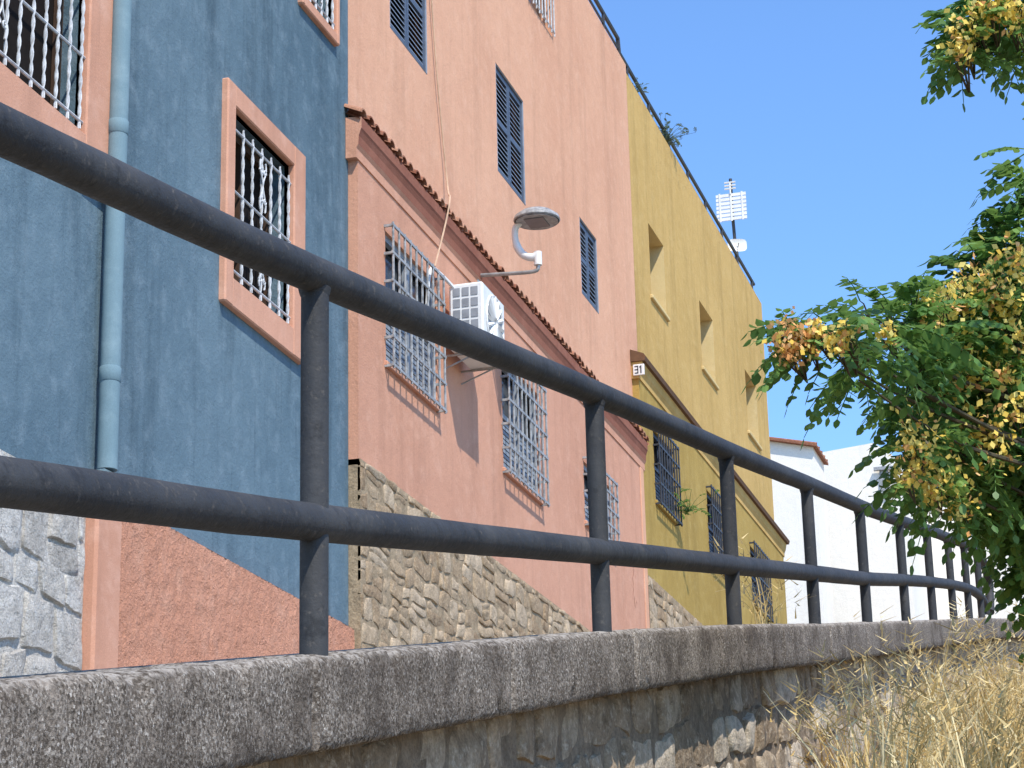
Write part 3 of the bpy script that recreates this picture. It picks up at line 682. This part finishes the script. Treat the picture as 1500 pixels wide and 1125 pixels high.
# ============================================================ tree
def leafm(name,c1,c2,c3,tr_=.3,rough=.45):
    a=N(name);t=a.attr();col=a.ramp(t,[(0.,c1),(.5,c2),(1.,c3)])
    a.done(col,rough,.35);tr=a.n.new('ShaderNodeBsdfTranslucent');a.link(a.mix(.5,col,k(c3,1.3)),tr.inputs[0]);mx=a.n.new('ShaderNodeMixShader');mx.inputs[0].default_value=tr_
    a.link(a.b.outputs[0],mx.inputs[1]);a.link(tr.outputs[0],mx.inputs[2]);a.link(mx.outputs[0],a.n['Material Output'].inputs[0]);return a.m
LEAF=leafm('tree_leaf',(.045,.11,.03),(.105,.225,.05),(.24,.38,.09),.38)
POD=leafm('seed_pods',(.68,.42,.05),(.90,.64,.12),(.94,.80,.28),.3,.7)
PODR=leafm('dry_seed_pods',(.58,.22,.06),(.82,.40,.13),(.88,.58,.28),.25,.7)
BARK=plain('bark',(.10,.085,.055),.9,.1)
cr=G();fl=G();tw=G()
def cleaf(g,b,d,L,t,wf=.44):
    d=d.normalized();side=d.cross(Vector((0,0,1)))
    if side.length<.1: side=Vector((1,0,0))
    side.normalize();roll=rnd(-.6,.6);upv=side.cross(d);side=(side*math.cos(roll)+upv*math.sin(roll)).normalized()
    n=random.randint(5,7);pts=[]
    for i in range(n+1):
        s_=i/n;pts.append(b+d*L*s_+Vector((0,0,-1))*L*.42*s_*s_)
    for i in range(1,n+1):
        c=pts[i];ax_=(pts[i]-pts[i-1]).normalized()
        ll=L*.285*(1-.4*abs(i/n-.45))*rnd(.85,1.15)
        for s_ in ((-1,1) if i<n else (0,)):
            dr=(side*s_+ax_*(.5 if s_ else 1)+Vector((0,0,-.35+rnd(-.25,.2)))).normalized()
            wv=dr.cross(Vector((rnd(-.4,.4),rnd(-.4,.4),1)))
            wv=(wv.normalized() if wv.length>.1 else side)*ll*wf*.75
            m1=c+dr*ll*.28;m2=c+dr*ll*.65;tt=min(1,max(0,t+rnd(-.2,.2)));cu=Vector((0,0,-.06*ll))
            g.add([c,m1-wv+cu,m2-wv*.8+cu,c+dr*ll,m2+wv*.8+cu,m1+wv+cu],[(0,1,2,3),(0,3,4,5)],0,tt)
    g.tube([pts[0],pts[n//2],pts[n]],[.0035,.0025,.0015],3,0,.6)
TB=Vector((.75,9.9,gz(.75,9.9)))
Tm=[TB,TB+Vector((.05,0,1.2)),TB+Vector((-.05,-.1,2.4)),TB+Vector((.1,-.1,3.6)),TB+Vector((.0,0,5.0))]
TC=catmull(Tm,6)
tw.tube(TC,[.14-.0045*i for i in range(25)],12,wob=.15)
def reach(u,D):   # boughs brought nearer so their shadow misses the coping
    return min(D,7.9+max(0,u-1240)*.0085)
# crown masses: sight position, radius (m), leaves, distance
BL=[(1188,498,.08,9,9.4),(1220,490,.11,14,9.4),(1258,512,.14,20,9.5),(1305,485,.16,26,9.5),(1275,470,.1,11,9.6),(1345,500,.19,36,9.6),(1340,558,.17,26,9.6),(1255,550,.06,5,9.4),(1395,470,.18,36,9.6),(1405,540,.2,48,9.8),(1445,500,.24,60,9.7),(1375,608,.14,24,9.6),(1358,640,.12,20,9.5),(1410,618,.19,44,9.8),(1465,430,.24,70,9.6),(1500,385,.16,44,9.5),(1430,410,.1,14,9.6),(1500,470,.2,70,9.5),(1485,510,.2,66,9.3),
(1495,570,.28,110,10),(1465,635,.24,80,9.9),(1412,672,.15,34,9.6),(1372,695,.09,12,9.5),(1455,705,.15,40,9.8),(1515,690,.24,100,10.2),(1505,640,.22,80,9.6),(1545,765,.17,90,10.),(1565,835,.16,100,10.1),(1582,885,.13,60,10.1),(1505,730,.11,30,9.9),(1530,745,.14,50,10),
(1510,215,.05,6,9.5),(1512,265,.07,12,9.5),(1512,325,.12,32,9.6),(1545,470,.26,70,10),
(1432,8,.09,17,7.0),(1475,0,.12,30,7.1),(1505,12,.12,32,7.2),(1420,60,.08,14,7.0),(1435,88,.05,9,7.0),(1455,48,.07,11,7.1),(1512,75,.06,10,7.1),(1400,40,.04,6,7.0),
(1730,300,.45,90,10),(1680,550,.4,110,10.2),(1690,750,.4,110,10.2),(1760,100,.4,80,9.4),(1830,450,.6,110,10.4),(1900,150,.6,110,10.2),(1990,350,.6,90,10.4),(1590,-70,.2,40,7.3)]
for (u,v,rad,nl,D) in BL:
    if 360<v<730: D=reach(u,D)
    near=D<7.5
    S_=min(1,D/9.4)*.92;rad*=S_
    c=rp(u,v,D)
    best=min(TC,key=lambda q:(q-c).length+max(0,q.z-c.z+.3)*1.5)
    if near:
        best=TC[-1];m1=best.lerp(c,.45)+Vector((.5,0,1.0));m2=best.lerp(c,.8)+Vector((.35,.1,.55))
    else: m1=best.lerp(c,.5)+Vector((rnd(-.08,.08)+.1,.9+rnd(-.1,.1),rnd(-.1,.1)));m2=best.lerp(c,.82)+Vector((0,.45,-.02))
    tw.tube(catmull([best,m1,m2,c+Vector((0,.06,0))],4),[.018-.0012*i for i in range(13)],6)
    for i in range(nl):
        while True:
            o_=Vector((rnd(-1,1),rnd(-1,1),rnd(-1,1)))
            if o_.length<1: break
        b=c+o_*rad*.8+Vector((0,rnd(-.2,.2)*S_,0))
        d=o_.normalized()*.9+Vector((-.2,-.15,rnd(-.35,.3)))+(R*rnd(-.4,.4))
        cleaf(cr,b,d,rnd(.18,.29)*S_,min(1,max(0,.5+.5*noise.noise(b*2.5)+rnd(-.25,.3))))
        if i%3==0: tw.tube([c,b.lerp(c,.4)+Vector((0,0,.02)),b],[.005*S_,.0035*S_,.0025*S_],4)
FLW=[(1160,487,.055,1),(1150,505,.045,1),(1178,500,.05,1),(1160,515,.045,1),(1195,482,.03,0),(1238,492,.045,0),(1225,505,.03,0),(1365,455,.065,0),(1395,440,.06,0),(1420,425,.065,0),(1450,405,.07,0),(1480,430,.08,0),(1495,380,.065,0),(1470,455,.055,0),(1400,515,.075,0),(1425,550,.07,0),(1395,560,.045,0),(1345,635,.065,0),(1335,660,.05,0),(1350,690,.05,0),(1430,630,.08,0),(1455,655,.06,0),(1325,700,.035,0),(1380,700,.065,0),(1405,735,.05,0),(1365,720,.045,0),(1412,50,.055,0),(1435,30,.055,0),(1405,75,.04,0),(1450,12,.045,0),(1478,8,.06,0),(1495,28,.045,0),(1485,600,.055,0),(1495,500,.045,0),(1300,490,.03,0),(1470,550,.04,0)]
for (u,v,rad,kd) in FLW:
    D=6.75 if v<120 else reach(u,9.3)-.36
    c=rp(u,v,D);S_=min(1,D/9.2)*.92;rad*=S_*1.12
    for q in range(int(1000*rad/S_)+20):
        o_=Vector((random.gauss(0,.75),random.gauss(0,.9),random.gauss(0,.75)))*rad
        b=c+o_;a1=Vector((rnd(-1,1),rnd(-1,1),rnd(-1,1))).normalized();a2=a1.cross(Vector((rnd(-1,1),rnd(-1,1),rnd(-1,1)))).normalized();s_=rnd(.008,.016)*S_
        fl.add([b-a1*s_*1.4,b-a2*s_,b+a1*s_*1.4,b+a2*s_],[(0,1,2),(0,2,3)],kd if random.random()<.85 else 1-kd,min(1,max(0,rnd(.1,.95))))
    for q in range(6):
        o_=Vector((rnd(-1,1),rnd(-1,1),rnd(-1,1)))*rad;tw.tube([c+Vector((0,.3,-.02)),c+o_],[.003,.002],4)
    for q in range(3):
        cleaf(cr,c+Vector((rnd(-1,1)*rad,.03+rad*rnd(-.2,1.2),rnd(-.5,1)*rad)),Vector((rnd(-1,1),rnd(-.6,.2),rnd(-.5,.6))),rnd(.15,.22)*S_,rnd(.4,1))
tr=thing('ailanthus_tree',TB,'broad tree with pinnate green leaves and orange seed clusters','tree')
tw.obj('trunk',BARK,tr,smooth=True,fix=False);cr.obj('crown',LEAF,tr,fix=False);fl.obj('seed_cluster',[POD,PODR],tr,fix=False)
# ============================================================ small plants
def shrub(name,c,rad,n,L,label,mat=LEAF,cat='plant'):
    g=G()
    for i in range(n):
        o_=Vector((random.gauss(0,.5),random.gauss(0,.6),abs(random.gauss(0,.6))))
        d=Vector((rnd(-1,1),rnd(-1,1),rnd(0,1)));b=c+o_*rad;g.tube([c,c.lerp(b,.6)+Vector((0,0,.02)),b],[.005,.003,.002],4,0,.1)
        cleaf(g,b,d,L*rnd(.7,1.2),rnd(.3,.9),.5)
    o=g.obj(name,mat,None,base=c,fix=False);tag(o,label,cat)
LEAFB=leafm('grey_green_leaf',(.07,.11,.07),(.12,.17,.11),(.20,.26,.17))
a=fp(968,188,XU-.15);shrub('roof_shrub',Vector((XU-.1,a[0],ZT+.15)),.3,80,.11,'grey green shrub growing over the roof edge',LEAFB)
a=fp(925,105,XU-.15);shrub('roof_shrub',Vector((XU-.1,a[0],ZT+.15)),.16,30,.09,'small grey green plant at the roof edge',LEAFB)
a=fp(1003,750,XL+.15);shrub('window_plant',Vector((XL+.2,a[0],a[1])),.28,26,.15,'small green plant growing beside a barred window')
g=G();wy=fp(1120,905,-2.2)[0]
for i in range(22):
    e=blade(g,-2.2+rnd(-.05,.05),wy+rnd(-.2,.2),zc(wy)-.02,rnd(.15,.5),Vector((rnd(-.6,.6),rnd(-.7,.7),0)),.004,rnd(.3,.8))
    for q in range(5): blade(g,e.x,e.y,e.z-.03*q,.06,Vector((rnd(-1.6,1.6),rnd(-1.6,1.6),0)),.006,rnd(.4,.9),1)
o=g.obj('dry_weed',STRAW,None,base=(-2.2,wy,zc(wy)),fix=False);tag(o,'dry straw coloured weed growing on the coping','plant')
# ============================================================ light
el=math.radians(53);az=math.radians(137)
S=Vector((math.cos(el)*math.sin(az),math.cos(el)*math.cos(az),math.sin(el)))
sl=bpy.data.lights.new('Sun','SUN');sl.energy=5.0;sl.angle=math.radians(.5);sl.color=(1,.95,.86)
so=bpy.data.objects.new('Sun',sl);so.rotation_euler=S.to_track_quat('Z','Y').to_euler();so.location=(10,-10,30);COL.objects.link(so)
w=bpy.data.worlds.new('World');bpy.context.scene.world=w;w.use_nodes=True
sk=w.node_tree.nodes.new('ShaderNodeTexSky');sk.sky_type='NISHITA';sk.sun_disc=False;sk.sun_elevation=el;sk.sun_rotation=az;sk.air_density=1.0;sk.dust_density=0;sk.ozone_density=1.5
mx=w.node_tree.nodes.new('ShaderNodeMix');mx.data_type='RGBA';mx.blend_type='MULTIPLY';mx.inputs[0].default_value=1;mx.inputs[7].default_value=(1.12,1.48,1.88,1)
w.node_tree.links.new(sk.outputs[0],mx.inputs[6])
bg=w.node_tree.nodes['Background'];bg.inputs[1].default_value=.15;w.node_tree.links.new(mx.outputs[2],bg.inputs[0])
sc=bpy.context.scene;sc.view_settings.view_transform='Standard';sc.view_settings.look='None';sc.view_settings.exposure=0
